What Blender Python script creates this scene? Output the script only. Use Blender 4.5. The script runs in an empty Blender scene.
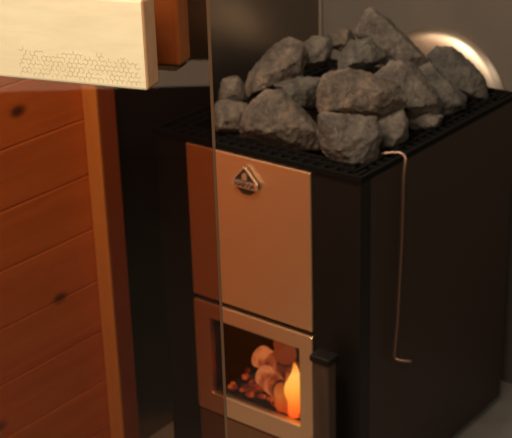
import bpy, bmesh, math, random
from mathutils import Vector, Matrix, noise
from mathutils.bvhtree import BVHTree
COL = bpy.context.scene.collection
V = Vector

# ------------------------------------------------------------------ camera
YAW, PITCH, ROLL, FPX = 0.6743, 0.4043, -0.0303, 1283.88
CAM = V((1.05512, -1.58697, 1.43))
fw = V((-math.sin(YAW)*math.cos(PITCH), math.cos(YAW)*math.cos(PITCH), -math.sin(PITCH)))
r0 = V((math.cos(YAW), math.sin(YAW), 0)); u0 = r0.cross(fw)
rt = r0*math.cos(ROLL) + u0*math.sin(ROLL); up = u0*math.cos(ROLL) - r0*math.sin(ROLL)
def at(x, y, d):
    return CAM + (fw + rt*((x-256)/FPX) - up*((y-219)/FPX))*d
cam = bpy.data.cameras.new('camera'); co = bpy.data.objects.new('camera', cam); COL.objects.link(co)
co.matrix_world = Matrix(((rt.x, up.x, -fw.x, CAM.x), (rt.y, up.y, -fw.y, CAM.y), (rt.z, up.z, -fw.z, CAM.z), (0, 0, 0, 1)))
cam.sensor_width = 36; cam.lens = FPX*36/512; cam.clip_start = 0.05; cam.shift_x = -1.0/512; cam.shift_y = 1.0/512
cam.dof.use_dof = True; cam.dof.focus_distance = 1.08; cam.dof.aperture_fstop = 23
bpy.context.scene.camera = co

# ------------------------------------------------------------------ materials
def mat(name, base=(.5,.5,.5), rough=.5, metal=0., spec=.5):
    m = bpy.data.materials.new(name); m.use_nodes = True
    b = m.node_tree.nodes['Principled BSDF']
    b.inputs['Base Color'].default_value = (*base, 1); b.inputs['Roughness'].default_value = rough
    b.inputs['Metallic'].default_value = metal; b.inputs['Specular IOR Level'].default_value = spec
    return m
def nodes(m): return m.node_tree.nodes, m.node_tree.links, m.node_tree.nodes['Principled BSDF']
def coords(m, scale=(1,1,1), rot=(0,0,0)):
    n, l, b = nodes(m)
    t = n.new('ShaderNodeTexCoord'); mp = n.new('ShaderNodeMapping')
    mp.inputs['Scale'].default_value = scale; mp.inputs['Rotation'].default_value = rot
    l.new(t.outputs['Object'], mp.inputs['Vector']); return mp.outputs['Vector']
def set_stops(e, stops):
    e.remove(e[1]); e[0].position = stops[0][0]; e[0].color = (*stops[0][1], 1)
    for p, c in stops[1:]: e.new(p).color = (*c, 1)
def ramp(m, fac, stops):
    n, l, b = nodes(m); r = n.new('ShaderNodeValToRGB'); e = r.color_ramp.elements
    set_stops(e, stops)
    l.new(fac, r.inputs['Fac']); return r.outputs['Color']
def tex(m, vec, scale, detail=4, rough=.55, dist=0.):
    n, l, b = nodes(m); t = n.new('ShaderNodeTexNoise')
    t.inputs['Scale'].default_value = scale; t.inputs['Detail'].default_value = detail
    t.inputs['Roughness'].default_value = rough; t.inputs['Distortion'].default_value = dist
    l.new(vec, t.inputs['Vector']); return t.outputs['Fac']
def bump(m, h, strength, dist):
    n, l, b = nodes(m); t = n.new('ShaderNodeBump')
    t.inputs['Strength'].default_value = strength; t.inputs['Distance'].default_value = dist
    l.new(h, t.inputs['Height']); l.new(t.outputs['Normal'], b.inputs['Normal'])
def mixc(m, fac, a, bcol, mode='MIX'):
    n, l, b = nodes(m); t = n.new('ShaderNodeMix'); t.data_type = 'RGBA'; t.blend_type = mode
    for v, s in ((fac, t.inputs[0]), (a, t.inputs[6]), (bcol, t.inputs[7])):
        if isinstance(v, (int, float)): s.default_value = v
        elif isinstance(v, tuple): s.default_value = (*v, 1)
        else: l.new(v, s)
    return t.outputs[2]

def wood(name, light, dark, knot, scale, rot=(0,0,0), rough=.5, contrast=(.35,.7), knots=True):
    m = mat(name, rough=rough, spec=.35); n, l, b = nodes(m)
    v = coords(m, scale, rot)
    g = tex(m, v, 1.0, 5, .6, .6)
    c = ramp(m, g, [(contrast[0], dark), (contrast[1], light)])
    if knots:
        vo = n.new('ShaderNodeTexVoronoi'); vo.inputs['Scale'].default_value = 1.
        kv = coords(m, (9, 6.5, 11)); l.new(kv, vo.inputs['Vector'])
        k = ramp(m, vo.outputs['Distance'], [(.08, (1,1,1)), (.17, (0,0,0))])
        c = mixc(m, k, c, knot)
    l.new(c, b.inputs['Base Color']); bump(m, g, .08, .002)
    return m
M = {}
M['bar'] = wood('pale_birch', (.67,.57,.385), (.60,.495,.32), (.5,.3,.1), (6, 60, 90), (0,0,-.288), .45, (.3,.7), False)
M['end_grain_shaded'] = wood('birch_end_shaded', (.44,.25,.135), (.38,.20,.10), (.3,.1,.05), (90,90,40), rough=.6, knots=False)  # end grain, darkened further to put shade on the bar's end face
M['engrave'] = mat('burnt_line', (.47,.36,.21), .8)
M['plank'] = wood('pine_plank', (.66,.225,.052), (.52,.16,.036), (.10,.03,.01), (30, 2.5, 45), rough=.45)
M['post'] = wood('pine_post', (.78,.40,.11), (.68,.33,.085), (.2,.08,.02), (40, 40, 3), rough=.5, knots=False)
M['post_shaded'] = wood('shaded_post_wood', (.30,.085,.026), (.24,.065,.02), (.1,.03,.01), (40, 40, 3), rough=.5, knots=False)  # darker copy of the post wood: shade painted on the batten's side
M['inner'] = wood('toned_birch', (.82,.50,.26), (.74,.42,.20), (.2,.08,.02), (6, 60, 90), (0,0,-.288), .45, (.3,.7), False)

M['black'] = mat('black_steel', (.006,.005,.0045), .45, 0, .25); v = coords(M['black'], (1,1,1)); bump(M['black'], tex(M['black'], v, 900, 2), .05, .0004)
M['side'] = mat('dark_brown_steel', (.027,.016,.010), .5, 0, .35); v = coords(M['side'], (1,1,1)); bump(M['side'], tex(M['side'], v, 700, 2), .05, .0004)
M['grille'] = mat('black_iron', (.004,.0036,.0032), .7, 0, .08)
M['soot'] = mat('soot', (.006,.004,.003), .95, 0, .05)
def brushed(name, base, rough, sc=(6,6,900)):
    m = mat(name, base, rough, 1.0); n, l, b = nodes(m); v = coords(m, sc)
    f = tex(m, v, 1., 3); l.new(ramp(m, f, [(.2, tuple(c*.93 for c in base)), (.8, base)]), b.inputs['Base Color'])
    bump(m, f, .06, .0006); return m
M['copper'] = brushed('brushed_copper_steel', (.92,.645,.385), .42)
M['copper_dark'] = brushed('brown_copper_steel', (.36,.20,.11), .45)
M['chrome'] = brushed('polished_steel', (.56,.46,.35), .42, (2,2,2))
M['rod'] = mat('coppery_rod', (.24,.15,.105), .42, .9); v = coords(M['rod']); bump(M['rod'], tex(M['rod'], v, 400, 2), .1, .0005)
M['badge_metal'] = mat('badge_steel', (.80,.72,.60), .25, .9)
M['badge_dark'] = mat('badge_enamel', (.02,.014,.01), .35)
M['grip'] = mat('grip_wood', (.060,.037,.022), .5); v = coords(M['grip'], (80,80,4)); f = tex(M['grip'], v, 1, 4)
nodes(M['grip'])[1].new(ramp(M['grip'], f, [(.3,(.034,.020,.012)), (.7,(.075,.044,.026))]), nodes(M['grip'])[2].inputs['Base Color'])

def stone_mat(name, a, bcol, c):
    m = mat(name, rough=.85, spec=.3); n, l, b = nodes(m); v = coords(m)
    f1 = tex(m, v, 16, 5, .62, .4); f2 = tex(m, v, 48, 5, .72); f3 = tex(m, v, 260, 3, .7)
    col = ramp(m, f1, [(.33, a), (.52, bcol), (.72, c)])
    col = mixc(m, .68, col, ramp(m, f2, [(.36, (.30,.29,.28)), (.64, (1,.97,.92))]), 'MULTIPLY')
    col = mixc(m, ramp(m, f3, [(.58, (0,0,0)), (.72, (.32,.32,.32))]), col, (.38,.33,.27))
    l.new(col, b.inputs['Base Color'])
    h = mixc(m, .45, f2, f3); bump(m, h, .75, .006); return m
M['stone'] = [stone_mat('olivine_grey', (.048,.041,.034), (.105,.088,.071), (.20,.16,.122)),
              stone_mat('olivine_brown', (.048,.039,.031), (.110,.085,.064), (.22,.16,.11)),
              stone_mat('olivine_green', (.042,.039,.034), (.088,.078,.064), (.175,.142,.108))]

M['shield'] = mat('dark_shield', (.26,.22,.185), .30, .95); v = coords(M['shield'], (3,3,3)); bump(M['shield'], tex(M['shield'], v, 3, 2), .03, .002)
M['backwall'] = mat('taupe_panel', (.115,.088,.066), .5); v = coords(M['backwall'], (1,1,1)); f = tex(M['backwall'], v, 5, 3)
nodes(M['backwall'])[1].new(ramp(M['backwall'], f, [(.3,(.088,.073,.059)), (.7,(.105,.088,.071))]), nodes(M['backwall'])[2].inputs['Base Color'])
M['bead'] = mat('corner_bead', (.14,.11,.085), .4)
M['floor'] = mat('grey_floor', rough=.7); v = coords(M['floor']); f = tex(M['floor'], v, 9, 6, .6)
nodes(M['floor'])[1].new(ramp(M['floor'], f, [(.3,(.17,.155,.14)), (.7,(.24,.22,.20))]), nodes(M['floor'])[2].inputs['Base Color'])

def glass(name, tint, gloss_rough=.0, ior=1.5, k=1.):
    m = bpy.data.materials.new(name); m.use_nodes = True; n = m.node_tree.nodes; l = m.node_tree.links
    n.remove(n['Principled BSDF']); o = n['Material Output']
    t = n.new('ShaderNodeBsdfTransparent'); t.inputs['Color'].default_value = (*tint, 1)
    g = n.new('ShaderNodeBsdfGlossy'); g.inputs['Roughness'].default_value = gloss_rough
    fr = n.new('ShaderNodeFresnel')   # a thin pane: both faces reflect like air to glass
    ge = n.new('ShaderNodeNewGeometry'); ma = n.new('ShaderNodeMath'); ma.operation = 'MULTIPLY_ADD'
    ma.inputs[1].default_value = 1/ior - ior; ma.inputs[2].default_value = ior
    l.new(ge.outputs['Backfacing'], ma.inputs[0]); l.new(ma.outputs[0], fr.inputs['IOR'])
    x = n.new('ShaderNodeMixShader'); l.new(fr.outputs[0], x.inputs[0]); l.new(t.outputs[0], x.inputs[1]); l.new(g.outputs[0], x.inputs[2])
    l.new(x.outputs[0], o.inputs['Surface']); return m
M['glass'] = glass('bronze_glass', (.65,.50,.40))
M['fire_glass'] = glass('fire_glass', (.80,.72,.66), .03)
M['edge'] = mat('glass_edge', (.30,.15,.07), .35)
def emit(name, stops, strength, axis_scale, noise_scale=0):
    m = bpy.data.materials.new(name); m.use_nodes = True; n = m.node_tree.nodes; l = m.node_tree.links
    n.remove(n['Principled BSDF']); o = n['Material Output']
    e = n.new('ShaderNodeEmission'); e.inputs['Strength'].default_value = strength
    t = n.new('ShaderNodeTexCoord')
    if noise_scale:
        f = n.new('ShaderNodeTexNoise'); f.inputs['Scale'].default_value = noise_scale; f.inputs['Detail'].default_value = 4
        l.new(t.outputs['Object'], f.inputs['Vector']); fac = f.outputs['Fac']
    else:
        s = n.new('ShaderNodeSeparateXYZ'); l.new(t.outputs['Generated'], s.inputs[0]); fac = s.outputs['Z']
    r = n.new('ShaderNodeValToRGB'); el = r.color_ramp.elements
    set_stops(el, stops)
    l.new(fac, r.inputs[0]); l.new(r.outputs[0], e.inputs['Color']); l.new(e.outputs[0], o.inputs['Surface']); return m
M['flame'] = emit('flame', [(0,(1,.10,.012)), (.22,(1,.22,.02)), (.55,(1,.50,.07)), (.8,(1,.62,.14)), (1,(1,.30,.03))], 1.9, 1)
M['flame_dim'] = emit('flame_dim', [(0,(.55,.07,.01)), (.45,(.62,.12,.03)), (.8,(.50,.10,.03)), (1,(.25,.04,.01))], .45, 1)
M['flame_low'] = emit('flame_low', [(0,(1,.07,.01)), (.3,(1,.16,.02)), (.6,(1,.30,.05)), (1,(.7,.12,.02))], .8, 1)
M['log'] = emit('glowing_log', [(.36,(.05,.008,.002)), (.48,(.42,.075,.02)), (.60,(.85,.27,.09)), (.75,(.35,.05,.012))], 1.0, 1, 20)
M['ember'] = emit('ember', [(.35,(.015,.003,.001)), (.5,(.30,.03,.004)), (.68,(.95,.16,.02))], 1.0, 1, 45)

# ------------------------------------------------------------------ mesh helpers
def box(bm, lo, hi, mi=0):
    vs = [bm.verts.new((x, y, z)) for x in (lo[0], hi[0]) for y in (lo[1], hi[1]) for z in (lo[2], hi[2])]
    for q in ((0,1,3,2), (4,6,7,5), (0,4,5,1), (2,3,7,6), (0,2,6,4), (1,5,7,3)):
        f = bm.faces.new([vs[k] for k in q]); f.material_index = mi
def obox(bm, o, a, b, c, mi=0):   # box spanned by three edge vectors from corner o
    vs = [bm.verts.new(o + a*i + b*j + c*k) for i in (0,1) for j in (0,1) for k in (0,1)]
    fs = [bm.faces.new([vs[k] for k in q]) for q in ((0,1,3,2), (4,6,7,5), (0,4,5,1), (2,3,7,6), (0,2,6,4), (1,5,7,3))]
    for f in fs: f.material_index = mi
    return fs
def tube(bm, pts, r, n=10, cap=True):
    pts = [V(p) for p in pts]; rings = []; prev = None
    for i, p in enumerate(pts):
        t = (pts[min(i+1, len(pts)-1)] - pts[max(i-1, 0)]).normalized()
        a = prev if prev is not None else (V((0,0,1)) if abs(t.z) < .9 else V((1,0,0)))
        a = (a - t*a.dot(t)).normalized(); prev = a; b = t.cross(a)
        rad = r[i] if isinstance(r, (list, tuple)) else r
        rings.append([bm.verts.new(p + (a*math.cos(k*2*math.pi/n) + b*math.sin(k*2*math.pi/n))*rad) for k in range(n)])
    for A, B in zip(rings, rings[1:]):
        for k in range(n): bm.faces.new((A[k], A[(k+1) % n], B[(k+1) % n], B[k])).smooth = True
    if cap: bm.faces.new(rings[0][::-1]); bm.faces.new(rings[-1])
def lathe(bm, prof, c, axis, n=64, smooth=True):   # profile of (radius, along axis)
    axis = V(axis).normalized(); a = V((0,0,1)) if abs(axis.z) < .9 else V((1,0,0)); a = (a-axis*a.dot(axis)).normalized(); b = axis.cross(a)
    rings = []
    for (r, h) in prof:
        if r < 1e-6: rings.append([bm.verts.new(V(c)+axis*h)])
        else: rings.append([bm.verts.new(V(c)+axis*h+(a*math.cos(k*2*math.pi/n)+b*math.sin(k*2*math.pi/n))*r) for k in range(n)])
    for A, B in zip(rings, rings[1:]):
        for k in range(n):
            q = [A[k % len(A)], A[(k+1) % len(A)], B[(k+1) % len(B)], B[k % len(B)]]
            q = list(dict.fromkeys(q))
            if len(q) > 2: bm.faces.new(q).smooth = smooth
def prism(bm, poly, o, ex, ey, ez, t0, t1):   # polygon in (ex, ey) extruded along ez
    A = [bm.verts.new(o+ex*x+ey*y+ez*t0) for x, y in poly]; B = [bm.verts.new(o+ex*x+ey*y+ez*t1) for x, y in poly]
    bm.faces.new(A[::-1]); bm.faces.new(B); n = len(poly)
    for k in range(n): bm.faces.new((A[k], A[(k+1) % n], B[(k+1) % n], B[k]))
def bevel(bm, w, seg=2, edges=None):
    bmesh.ops.bevel(bm, geom=edges or list(bm.edges), offset=w, segments=seg, profile=.5, affect='EDGES', clamp_overlap=True)
def obj(name, bm, m, parent=None, origin=None, label=None):
    bmesh.ops.recalc_face_normals(bm, faces=bm.faces)
    if parent is not None: o0 = V(parent['_w'])
    else: o0 = V(origin) if origin is not None else V((0,0,0))
    if origin is not None: o0 = V(origin)
    bmesh.ops.translate(bm, verts=bm.verts, vec=-o0)
    me = bpy.data.meshes.new(name); bm.to_mesh(me); bm.free()
    for x in (m if isinstance(m, list) else [m]): me.materials.append(x)
    o = bpy.data.objects.new(name, me); COL.objects.link(o)
    o['_w'] = tuple(o0)
    if parent is not None: o.parent = parent; o.location = o0 - V(parent['_w'])
    else: o.location = o0
    if label: o['label'] = label
    return o
def tag(o, label, cat, group=None, kind=None):
    o['label'] = label; o['category'] = cat
    if group: o['group'] = group
    if kind: o['kind'] = kind
    return o
def thing(name, loc, label, cat, group=None, kind=None):
    o = bpy.data.objects.new(name, None); COL.objects.link(o); o.location = loc; o['_w'] = tuple(loc); o.empty_display_size = .05
    return tag(o, label, cat, group, kind)
def new(): return bmesh.new()
def bx(lo, hi, w=0, seg=2):
    bm = new(); box(bm, lo, hi)
    if w: bevel(bm, w, seg)
    return bm

# ------------------------------------------------------------------ setting
LX, BY = -.522, .625                 # left wall plane, back wall plane
bm = bx((-1.2, -3.7, -.06), (3.2, BY+.08, 0)); tag(obj('floor', bm, M['floor']), 'plain grey sauna floor seen beside the stove', 'floor', kind='structure')
bm = new()
z = .082 - .105
while z < 2.2:                       # horizontal tongue and groove boards in one wall
    b2 = new(); box(b2, (LX-.03, -1.0, max(z, 0)), (LX, -.05, z+.105)); bevel(b2, .0028, 2)
    t = bpy.data.meshes.new('t'); b2.to_mesh(t); bm.from_mesh(t); b2.free(); bpy.data.meshes.remove(t); z += .105
wl = tag(obj('wall_left', bm, M['plank']), 'left wall of horizontal reddish pine boards', 'wall', kind='structure')
bm = bx((LX-.03, -.05, 0), (LX, BY+.08, 2.2)); obj('heat_shield', bm, M['shield'], wl, label='dark heat shield panel behind the stove')
bm = bx((LX+.0005, -.0945, 0), (LX+.0345, -.0885, 2.2), .002); tag(obj('trim_1', bm, M['post']), 'front of the upright wooden batten, coloured lighter as its lit side, ending the pine boards', 'trim', kind='structure')  # one batten in two boards, its lit and shaded sides set by colour
bm = bx((LX+.0005, -.088, 0), (LX+.034, -.045, 2.2), .003); tag(obj('trim_3', bm, M['post_shaded']), 'side of the upright batten, coloured darker for shade, between the pine boards and the dark shield', 'trim', kind='structure')
bm = bx((LX, BY, 0), (2.2, BY+.08, 2.2)); tag(obj('wall_back', bm, M['backwall']), 'plain taupe panel wall behind the stove', 'wall', kind='structure')
bm = bx((LX+.0005, BY-.008, 0), (LX+.008, BY-.0005, 2.2), .002); tag(obj('trim_2', bm, M['bead']), 'narrow upright bead in the corner behind the stones', 'trim', kind='structure')

# ------------------------------------------------------------------ glass door with wooden pull handle
H_ = V((.9588, .2842, 0)); ND = V((.2842, -.9588, 0)); Z = V((0,0,1))
P0 = V((.39032, -.88868, 1.1328))    # right lower corner of the outer bar's front face
g0 = P0 - ND*.044 + H_*.0375
door = thing('door_1', (g0.x, g0.y, 0), 'bronze tinted glass door pane with pale wooden pull handle', 'door', kind='structure')
bm = new(); fs = obox(bm, V((g0.x, g0.y, .02)), H_*-.66, ND*.006, Z*1.9)
bm.normal_update()
for f in bm.faces:
    if abs(f.normal.dot(ND)) < .5: f.material_index = 1
obj('glass_pane', bm, [M['glass'], M['edge']], door)
BT, BH, BL = .0225, .0705, .36
bm = new(); obox(bm, P0+H_*.0014-Z*.002, H_*-BL, ND*-BT, Z*(BH+.002)); bevel(bm, .0028, 3); bm.normal_update()
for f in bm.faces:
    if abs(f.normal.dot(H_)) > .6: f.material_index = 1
hd = obj('pull_handle', bm, [M['bar'], M['end_grain_shaded']], door, label='pale birch bar with engraved line pattern at its end')
# engraved maze of short lines along the lower edge
rnd = random.Random(5)
bm = new(); s = .0024; keep = {}
def seg(a, b, w=.0005):
    d = (b-a); L = d.length; d.normalize(); nrm = V((-d.y, d.x)) * w/2
    a = a - d*w*.4; b = b + d*w*.4
    pts = [a-nrm, b-nrm, b+nrm, a+nrm]
    A = [bm.verts.new(P0 + H_*q.x + Z*q.y + ND*.00002) for q in pts]; B = [bm.verts.new(P0 + H_*q.x + Z*q.y + ND*.00016) for q in pts]
    bm.faces.new(A[::-1]); bm.faces.new(B)
    for k in range(4): bm.faces.new((A[k], A[(k+1) % 4], B[(k+1) % 4], B[k]))
dirs = [V((math.cos(math.radians(a)), math.sin(math.radians(a)))) for a in (90, 210, 330)]
for i in range(-60, 60):
    for j in range(-30, 30):
        c = V((-.06, .014)) + V((s*math.sqrt(3)*(i+.5*j), s*1.5*j - .0012))
        for d in dirs:
            q = c + d*s; mid = (c+q)/2
            lim = .0235 + .0045*noise.noise(V((mid.x*90, 3.1, 0))) - .004*max(0, (mid.x+.03)/.03)
            if -.112 < mid.x < -.0048 and .0022 < mid.y < lim and rnd.random() < .72: seg(c, q)
obj('engraving', bm, M['engrave'], hd, label='thin brown engraved lines')
PI_ = P0 - ND*.064
bm = new(); obox(bm, PI_, H_*-BL, ND*-BT, Z*BH); bevel(bm, .003, 3)
obj('pull_handle', bm, M['inner'], door, label='matching bar on the inner side, seen through the glass')
for dx in (-.06, -.30):
    c = P0 + H_*dx + Z*BH/2
    for a, b in ((-.0223, -.0382), (-.0438, -.0642)):
        bm = new(); tube(bm, [c+ND*a, c+ND*b], .009, 20); obj('standoff', bm, M['chrome'], door)

# ------------------------------------------------------------------ stove
W, D, H = .44, .525, .6764
st = thing('sauna_stove', (-W/2, D/2, 0), 'black wood burning sauna stove with copper front, filled with stones', 'stove')
FX0, FX1 = -.3655, -.0960            # copper column
bm = new()
box(bm, (-W, 0, .03), (FX0-.001, .03, H)); box(bm, (FX1+.001, 0, .03), (0, .03, H))          # front pillars
box(bm, (-W, .03, .03), (-W+.004, D, H)); box(bm, (-W+.004, D-.004, .03), (-.004, D, H))      # left and rear sheets
box(bm, (-W+.004, .03, .03), (-.004, D-.004, .04))
box(bm, (FX0-.001, .012, .368), (FX1+.001, .03, H)); box(bm, (FX0-.001, .012, .03), (FX1+.001, .03, .16))
obj('body', bm, M['black'], st)
bm = bx((-.004, .0305, .03), (.0005, D, H-.002), .001); obj('side_panel', bm, M['side'], st, label='dark brown side sheet')
for x in (-W+.05, -.05):
    for y in (.05, D-.05):
        bm = new(); lathe(bm, [(0, 0), (.02, 0), (.02, .005), (.014, .008), (.014, .03), (0, .03)], (x, y, 0), (0,0,1), 20); obj('foot', bm, M['grille'], st)
bm = bx((FX0, -.004, .3795), (FX1, .0115, H-.003), .002); cp = obj('front_panel', bm, M['copper'], st, label='plain copper coloured upper panel')
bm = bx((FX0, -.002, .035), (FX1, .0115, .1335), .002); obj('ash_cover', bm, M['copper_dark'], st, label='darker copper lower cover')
# firebox door: frame with a rectangular opening
gx0, gx1, gz0, gz1 = -.330, -.1245, .180, .339
fd0 = thing('fire_door', ((FX0+FX1)/2, -.004, .255), '', ''); 
for k in ('label', 'category'): del fd0[k]
bpy.data.objects.remove(fd0)
bm = new()
outer = [(FX0, .1385), (FX1, .1385), (FX1, .3695), (FX0, .3695)]; inner = [(gx0, gz0), (gx1, gz0), (gx1, gz1), (gx0, gz1)]
yo, yi, yb = -.005, -.003, .010
R1 = [bm.verts.new((x, yo, z)) for x, z in outer]; R2 = [bm.verts.new((x, yo, z)) for x, z in inner]
R3 = [bm.verts.new((x, yb, z)) for x, z in outer]; R4 = [bm.verts.new((x, yb, z)) for x, z in inner]
for k in range(4):
    j = (k+1) % 4
    for q in ((R1[k], R1[j], R2[j], R2[k]), (R2[k], R2[j], R4[j], R4[k]), (R3[k], R3[j], R1[j], R1[k]), (R4[k], R4[j], R3[j], R3[k])): bm.faces.new(q)
bevel(bm, .0016, 2)
fd = obj('fire_door', bm, M['copper'], st, label='copper door frame around the fire window')
bm = bx((gx0+.0003, .002, gz0+.0003), (gx1-.0003, .006, gz1-.0003)); obj('window_pane', bm, M['fire_glass'], fd)
bm = bx((-.0685, -.046, .10), (-.034, -.020, .352), .004, 3); hnd = obj('door_handle', bm, M['grip'], fd, label='dark brown upright grip')
bm = bx((-.0715, -.0485, .3515), (-.031, -.0175, .3645), .003, 2); obj('handle_cap', bm, M['black'], hnd, label='black end cap')
bm = new(); box(bm, (-.098, -.0199, .142), (-.036, -.014, .16)); box(bm, (-.104, -.0199, .142), (-.098, -.0052, .16)); obj('handle_bracket', bm, M['black'], hnd)
# firebox liner
bm = new(); a0, a1, c0, c1, b0, b1 = FX0+.012, FX1-.012, .165, .352, .0305, .34
for lo, hi in (((a0-.006, b0, c0), (a0, b1, c1)), ((a1, b0, c0), (a1+.006, b1, c1)), ((a0-.006, b0, c0-.006), (a1+.006, b1, c0)), ((a0-.006, b0, c1), (a1+.006, b1, c1+.006)), ((a0-.006, b1, c0-.006), (a1+.006, b1+.006, c1+.006))): box(bm, lo, hi)
obj('firebox', bm, M['soot'], st, label='sooty black firebox behind the window')
# top grille: double rails with rungs round a recessed stone basket
def grille_side(n):
    bm = new(); z0, z1 = H+.001, H+.012
    X0, X1, Y0, Y1 = -W-.003, .003, -.003, D+.003; rw = .047
    return bm
bm = new(); z0, z1 = H+.001, H+.009; X0, X1, Y0, Y1 = -W-.003, .004, -.004, D+.003; rw = .05; t = .007
def ring(a, b, zz0, zz1):     # rectangular rail ring between inset a and b
    box(bm, (X0+a, Y0+a, zz0), (X1-a, Y0+b, zz1)); box(bm, (X0+a, Y1-b, zz0), (X1-a, Y1-a, zz1))
    box(bm, (X0+a, Y0+b, zz0), (X0+b, Y1-b, zz1)); box(bm, (X1-b, Y0+b, zz0), (X1-a, Y1-b, zz1))
ring(0, t, z0, z1+.001); ring(.026, .026+.005, z0, z1); ring(rw-.006, rw, z0, z1)
k = X0+t+.012
while k < X1-t-.01:
    box(bm, (k, Y0+t, z0), (k+.007, Y0+rw-.006, z1-.002)); box(bm, (k, Y1-rw+.006, z0), (k+.007, Y1-t, z1-.002)); k += .0225
k = Y0+rw+.008
while k < Y1-rw-.01:
    box(bm, (X1-rw+.006, k, z0), (X1-t, k+.007, z1-.002)); box(bm, (X0+t, k, z0), (X0+rw-.006, k+.007, z1-.002)); k += .0225
obj('top_grille', bm, M['grille'], st, label='black slotted rim around the stones')
bm = new(); i0, i1, j0, j1, zb = X0+rw, X1-rw, Y0+rw, Y1-rw, H-.098
for lo, hi in (((i0-.003, j0-.003, zb), (i0, j1+.003, H)), ((i1, j0-.003, zb), (i1+.003, j1+.003, H)), ((i0, j0-.003, zb), (i1, j0, H)), ((i0, j1, zb), (i1, j1+.003, H)), ((i0, j0, zb-.003), (i1, j1, zb)),
               ((-W+.0045, .031, H-.03), (i0-.0035, D-.0045, H-.027)), ((i1+.0035, .031, H-.03), (-.0045, D-.0045, H-.027)), ((i0, .031, H-.03), (i1, j0-.0035, H-.027)), ((i0, j1+.0035, H-.03), (i1, D-.0045, H-.027))): box(bm, lo, hi)
obj('stone_basket', bm, M['soot'], st)
# maker's badge on the upper panel
bo = V((-.2300, -.0045, .607)); ex, ey, ez = V((1,0,0)), V((0,0,1)), V((0,-1,0))
def rounded(poly, r, n=4):
    out = []
    for k in range(len(poly)):
        p, a, b = V(poly[k]), V(poly[k-1]), V(poly[(k+1) % len(poly)])
        u = p+(a-p).normalized()*r; w = p+(b-p).normalized()*r
        for i in range(n+1):
            s_ = i/n; out.append(tuple(u*(1-s_)**2 + p*2*s_*(1-s_) + w*s_**2))
    return out
bm = new(); prism(bm, rounded([(-.006, 0), (.010, 0), (.029, .016), (.026, .024), (.004, .050), (-.004, .050), (-.027, .024), (-.029, .016)], .004), bo, ex, ey, ez, 0, .004)
bd = obj('badge', bm, M['badge_dark'], cp, label='small triangular maker badge')
bm = new()
def bar2(a, b, w):
    a, b = V(a), V(b); d = (b-a).normalized(); nn = V((-d.y, d.x))*w/2
    prism(bm, [tuple(a-nn), tuple(b-nn), tuple(b+nn), tuple(a+nn)], bo, ex, ey, ez, .0041, .0060)
bar2((-.026, .024), (-.001, .0495), .0034); bar2((.026, .024), (.001, .0495), .0034)
obj('badge_border', bm, M['badge_metal'], bd)
bm = new(); prism(bm, rounded([(-.006, .027), (.006, .027), (.005, .037), (0, .041), (-.005, .037)], .002), bo, ex, ey, ez, .0041, .0062); obj('badge_emblem', bm, M['badge_metal'], bd)
bm = new(); prism(bm, rounded([(-.028, .012), (.028, .012), (.028, .0245), (-.028, .0245)], .003), bo, ex, ey, ez, .0041, .0066); obj('badge_band', bm, M['badge_metal'], bd)
fc = bpy.data.curves.new('t', 'FONT'); fc.body = 'HARVIA'; fc.size = .0125; fc.align_x = 'CENTER'; fc.extrude = .0002; fc.offset = .0003
fo = bpy.data.objects.new('t', fc); COL.objects.link(fo); bpy.context.view_layer.update()
tm = bpy.data.meshes.new_from_object(fo.evaluated_get(bpy.context.evaluated_depsgraph_get())); bpy.data.objects.remove(fo)
bm = new(); bm.from_mesh(tm)
for vtx in bm.verts: vtx.co = bo + ex*vtx.co.x + ey*(vtx.co.y+.0140) + ez*(.0068+vtx.co.z)
obj('badge_lettering', bm, M['badge_dark'], bd)

# ------------------------------------------------------------------ flue plate on the back wall
bm = new(); lathe(bm, [(0, .0006), (.157, .0006), (.158, .003), (.1565, .006)] + [(.155*math.sin(a*math.pi/2), .006+.036*math.cos(a*math.pi/2)) for a in (.95,.9,.82,.74,.66,.58,.5,.42,.34,.26,.18,.1,.04,0)], (-.222, BY, .601), (0,-1,0), 96)
tag(obj('flue_plate', bm, M['chrome'], origin=(-.222, BY, .601)), 'round polished steel plate on the back wall behind the stones', 'flue plate')

# ------------------------------------------------------------------ poker hanging on the rim
zt = H + .0132
pk = [at(378, 158, 2.118), at(384, 156.5, 2.119), at(395, 155, 2.12)]
dn = [V((.0105, .112, .655)), V((.0105, .109, .54)), V((.0105, .100, .39)), V((.0095, .093, .325))]
def arc(a, b, c, n=5): return [a*(1-i/n)**2 + b*2*(i/n)*(1-i/n) + c*(i/n)**2 for i in range(n+1)]
A0 = V((-.032, .100, zt-.003)); A1 = V((.000, .121, zt+.001)); A2 = V((.0105, .1165, zt-.014))
E0 = dn[-1]; E1 = V((.0095, .0925, .3175)); E2 = V((.019, .094, .3172))
pts = [A0, V((-.02, .1085, zt))] + arc(A1-V((.006,.003,0)), V((.0105, .122, zt+.001)), A2) + dn + arc(E0, E1, E2)[1:] + [V((.040, .101, .318))]
bm = new(); tube(bm, pts, .0029, 10)
tag(obj('stove_poker', bm, M['rod'], origin=tuple(A2)), 'thin bent metal poker hanging from the rim of the stove', 'poker')

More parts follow.
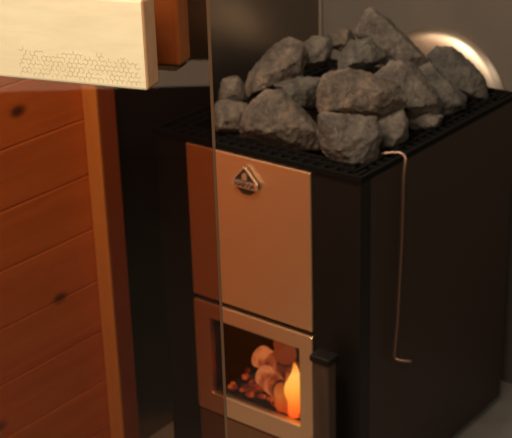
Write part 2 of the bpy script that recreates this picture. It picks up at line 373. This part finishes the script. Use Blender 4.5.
# ------------------------------------------------------------------ stones
def rock(pts, seed, amp=.0034, sub=3):
    b = new(); vs = [b.verts.new(p) for p in pts]
    r = bmesh.ops.convex_hull(b, input=vs); 
    bmesh.ops.delete(b, geom=list({e for e in r['geom_interior'] + r['geom_unused'] if isinstance(e, bmesh.types.BMVert)}), context='VERTS')
    bmesh.ops.bevel(b, geom=list(b.edges), offset=.0015, segments=1, affect='EDGES', clamp_overlap=True)
    bmesh.ops.triangulate(b, faces=b.faces)
    for _ in range(4):
        es = [e for e in b.edges if e.calc_length() > .0045]
        if not es: break
        bmesh.ops.subdivide_edges(b, edges=es, cuts=1); bmesh.ops.triangulate(b, faces=[f for f in b.faces if len(f.verts) > 3])
    b.normal_update(); off = V((seed*3.7, seed*1.9, seed*.7))
    mv = []
    for v in b.verts:
        q = v.co
        mv.append(v.normal*(amp*.4*noise.noise(q*26+off) + amp*.5*(.35-abs(noise.noise(q*48+off))) + amp*.55*noise.noise(q*110+off) + amp*.4*noise.noise(q*230+off)))
    for v, d in zip(b.verts, mv): v.co += d
    for f in b.faces: f.smooth = True
    return b
STONES = [  # outline, distance, half depth, material, grow, label
 ([(216,105),(221,100),(232,102),(244,104),(249,108),(243,122),(242,132),(230,132),(217,129),(213,118)], 2.262, .035, 1, 'low grey stone at the far left front corner, beside the glass door edge'),
 ([(219,94),(222,79),(236,77),(243,85),(244,100),(234,105),(221,102)], 2.325, .03, 1, 'small dark stone standing at the far left behind the low corner stone'),
 ([(242,124),(247,109),(256,100),(266,92),(281,92),(299,110),(319,131),(318,146),(290,145),(253,136),(243,131)], 2.222, .038, 1, 'large flat faced grey stone at the front left above the badge'),
 ([(247,84),(251,72),(263,57),(274,45),(287,40),(299,44),(302,57),(298,76),(280,83),(263,90),(250,94)], 2.315, .04, 1, 'big brownish slanted stone at the upper left of the pile'),
 ([(302,44),(314,36),(327,38),(331,48),(326,60),(310,66),(302,65)], 2.355, .03, 0, 'brown rounded stone right of the big slanted upper left stone'),
 ([(274,84),(299,77),(320,79),(318,104),(299,107),(282,95)], 2.28, .03, 2, 'wedge shaped stone between the front left stone and the wide slab'),
 ([(329,34),(339,28),(348,29),(353,36),(350,46),(341,49),(330,45)], 2.42, .026, 1, 'small far stone at the back just left of the peak'),
 ([(321,88),(326,76),(348,70),(368,74),(376,80),(395,85),(401,99),(398,108),(378,116),(348,116),(324,113),(320,102)], 2.185, .04, 1, 'wide brown slab stone at the middle of the pile, on two front stones'),
 ([(320,116),(326,114),(348,117),(372,118),(377,134),(372,158),(354,168),(335,161),(324,149),(319,134)], 2.126, .035, 0, 'blocky pale grey stone at the front corner of the stove'),
 ([(377,120),(400,110),(406,122),(405,138),(392,148),(378,153)], 2.185, .028, 0, 'small upright stone just right of the blocky front corner stone'),
 ([(339,56),(350,42),(367,39),(382,55),(378,62),(353,70),(340,70)], 2.30, .03, 2, 'grey angular stone under the left side of the peak stone'),
 ([(357,33),(367,14),(373,10),(386,19),(399,31),(412,45),(424,57),(421,66),(401,67),(386,63),(371,47)], 2.365, .036, 0, 'tall slanted stone forming the peak of the pile'),
 ([(374,78),(392,63),(410,65),(429,86),(439,103),(434,116),(404,114),(397,99),(393,84)], 2.275, .036, 0, 'broad flat stone right of the wide brown slab'),
 ([(420,69),(429,64),(448,80),(463,96),(462,105),(441,116),(437,100),(428,80)], 2.325, .03, 2, 'narrow slanted stone between the broad flat stone and the rightmost stone'),
 ([(429,57),(438,48),(453,49),(470,63),(482,78),(484,95),(474,99),(458,88),(444,76)], 2.40, .034, 2, 'rightmost stone leaning in front of the polished steel plate'),
 ([(410,121),(424,114),(441,115),(437,127),(423,131),(411,128)], 2.262, .018, 0, 'small low stone lying on the right rim under the broad flat stone'),
]
for i, (poly, d, t, mi, lab) in enumerate(STONES):
    rnd = random.Random(100+i)
    cx = sum(p[0] for p in poly)/len(poly); cy = sum(p[1] for p in poly)/len(poly)
    poly = [(cx+(x-cx)*1.145, cy+(y-cy)*1.145) for x, y in poly]
    pts = []
    for (x, y) in poly:
        pts.append(at(x, y, d+rnd.uniform(-.2,.2)*t))
    for sgn in (-1, 1):
        sk = rnd.uniform(-.15,.15), rnd.uniform(-.15,.15)
        for k, (x, y) in enumerate(poly):
            if k % 2 == (sgn > 0): 
                f = rnd.uniform(.66,.86)
                pts.append(at(cx+(x-cx)*f, cy+(y-cy)*f, d+sgn*t*rnd.uniform(.6,.85)))
        w = [(max(p[0] for p in poly)-min(p[0] for p in poly))/2, (max(p[1] for p in poly)-min(p[1] for p in poly))/2]
        for k in range(3):
            a = k*math.pi/1.5 + rnd.uniform(-.6,.6); f = rnd.uniform(.25,.5)
            pts.append(at(cx+(math.cos(a)*f+sk[0])*w[0], cy+(math.sin(a)*f+sk[1])*w[1], d+sgn*t*rnd.uniform(.9,1.1)))
    b = rock(pts, i+1); c = V((0,0,0))
    for v in b.verts: c += v.co
    c /= len(b.verts); c.z = min(v.co.z for v in b.verts)
    tag(obj('sauna_stone', b, M['stone'][mi], origin=tuple(c)), lab, 'stone', 'sauna stones on the stove')
# stones lower in the basket that carry the visible pile
rnd = random.Random(9); k = 0
LOW = []
for yy in (.090, .176, .262, .348, .432):
    for xx in (-.347, -.260, -.174, -.088): LOW.append((xx, yy, H-(.052 if yy < .1 or xx > -.1 else .027), .036 if yy < .1 or xx > -.1 else .042))
LOW += [(-.172, .262, H+.040, .036), (-.258, .300, H+.040, .036), (-.262, .205, H+.034, .034)]
for (x, y, z, r) in LOW:
    pts = []
    for _ in range(26):
        v = V((rnd.gauss(0,1), rnd.gauss(0,1), rnd.gauss(0,1))).normalized(); pts.append(V((x,y,z)) + V((v.x*r*1.0, v.y*r*1.0, v.z*r*rnd.uniform(.85,1.05))))
    b = rock(pts, 40+k, .003); 
    tag(obj('sauna_stone', b, M['stone'][k % 3], origin=(x, y, z-r)), 'grey stone deep in the stove basket, half hidden under the pile', 'stone', 'stones deep in the basket'); k += 1

# ------------------------------------------------------------------ fire
def log(a, b, r, seed, label):
    a, b = V(a), V(b); n = 14; bm = new(); rr = random.Random(seed)
    tube(bm, [a.lerp(b, i/n) + V((rr.uniform(-1,1), rr.uniform(-1,1), rr.uniform(-1,1)))*r*.06 for i in range(n+1)], [r*rr.uniform(.9,1.08) for _ in range(n+1)], 14)
    tag(obj('burning_log', bm, M['log'], origin=tuple(a)), label, 'log', 'logs in the fire')
log((-.190, .058, .188), (-.285, .095, .184), .021, 1, 'glowing lower log lying across the firebox')
log((-.215, .125, .185), (-.335, .150, .183), .022, 2, 'glowing log at the rear left of the firebox')
log((-.180, .075, .212), (-.262, .105, .232), .019, 3, 'glowing upper log resting slanted near the flame')
bm = new()
rr = random.Random(3)
for _ in range(130):
    x, y = rr.uniform(a0+.012, a1-.012), .042 + .16*rr.random()**1.8; rad = rr.uniform(.004, .0085)
    m4 = Matrix.Translation((x, y, .1655+rad*.8)) @ Matrix.Rotation(rr.uniform(0,3), 4, 'Z') @ Matrix.Diagonal((1, 1.3, .8, 1))
    bmesh.ops.create_icosphere(bm, subdivisions=1, radius=rad, matrix=m4)
tag(obj('ember_bed', bm, M['ember']), 'bed of glowing embers under the logs', 'embers', kind='stuff')
def flame(name_label, base, h, r, seed, m, lean=(0,0)):
    bm = new(); rr = random.Random(seed); n = 16; pts, rad = [], []
    for i in range(n+1):
        s_ = i/n; pts.append(V(base) + V((lean[0]*s_ + .006*math.sin(s_*7+seed)*s_, lean[1]*s_, h*s_)))
        rad.append(r*(math.sin(math.pi*min(1, .22+.78*s_))**.8 if s_ < 1 else 0)*(1+.12*math.sin(s_*11+seed)) + .0006)
    tube(bm, pts, rad, 16)
    tag(obj('flame', bm, m, origin=base), name_label, 'flame', 'flames in the fire', 'stuff')
flame('bright yellow orange flame at the right of the fire window', (-.170, .040, .166), .110, .0148, 2, M['flame'], (-.002, 0))
flame('small orange flame tongue leaning at the left of the bright flame', (-.184, .038, .168), .085, .0105, 4, M['flame_low'], (.006, 0))
flame('dimmer red flame low beside the bright flame', (-.199, .040, .167), .058, .0135, 6, M['flame_low'])
flame('faint red flame licking above the logs', (-.215, .075, .250), .062, .020, 7, M['flame_dim'])

# ------------------------------------------------------------------ light
def area(name, loc, aim, size, power, col):
    l = bpy.data.lights.new(name, 'AREA'); l.shape = 'RECTANGLE'; l.size, l.size_y = size; l.energy = power; l.color = col
    o = bpy.data.objects.new(name, l); COL.objects.link(o); o.location = loc
    o.rotation_euler = (V(aim)-V(loc)).to_track_quat('-Z', 'Y').to_euler(); return o
area('room_lamp', (.2, -3.1, 2.3), (.3, -.6, .9), (1.4, 1.0), 32, (1, .88, .71))
area('sauna_lamp', (-.17, -.50, 1.75), (-.22, .15, .6), (.3, .3), 19, (1, .84, .66))
area('right_light', (1.5, .1, 1.9), (0, .35, .5), (.5, .5), 5, (1, .88, .74))  # unseen soft area light from the upper right, aimed at the stove
area('front_fill', (.75, -1.5, 1.9), (-.25, .1, .5), (.5, .5), 17, (1, .85, .66))  # added fill near the camera to brighten copper, stones and stove side
area('reflection_strip', (.9, -3.3, .425), (1.24, 0, .425), (4.4, .072), 1.75, (1, .74, .48))  # unseen strip light added to give the pale band in the door glass
w = bpy.data.worlds.new('world'); bpy.context.scene.world = w; w.use_nodes = True
w.node_tree.nodes['Background'].inputs[0].default_value = (1, .80, .60, 1); w.node_tree.nodes['Background'].inputs[1].default_value = .05
vs = bpy.context.scene.view_settings; vs.view_transform = 'Standard'; vs.look = 'None'; vs.gamma = 1; vs.exposure = 0; vs.use_curve_mapping = False
for o in bpy.data.objects:
    if '_w' in o: del o['_w']
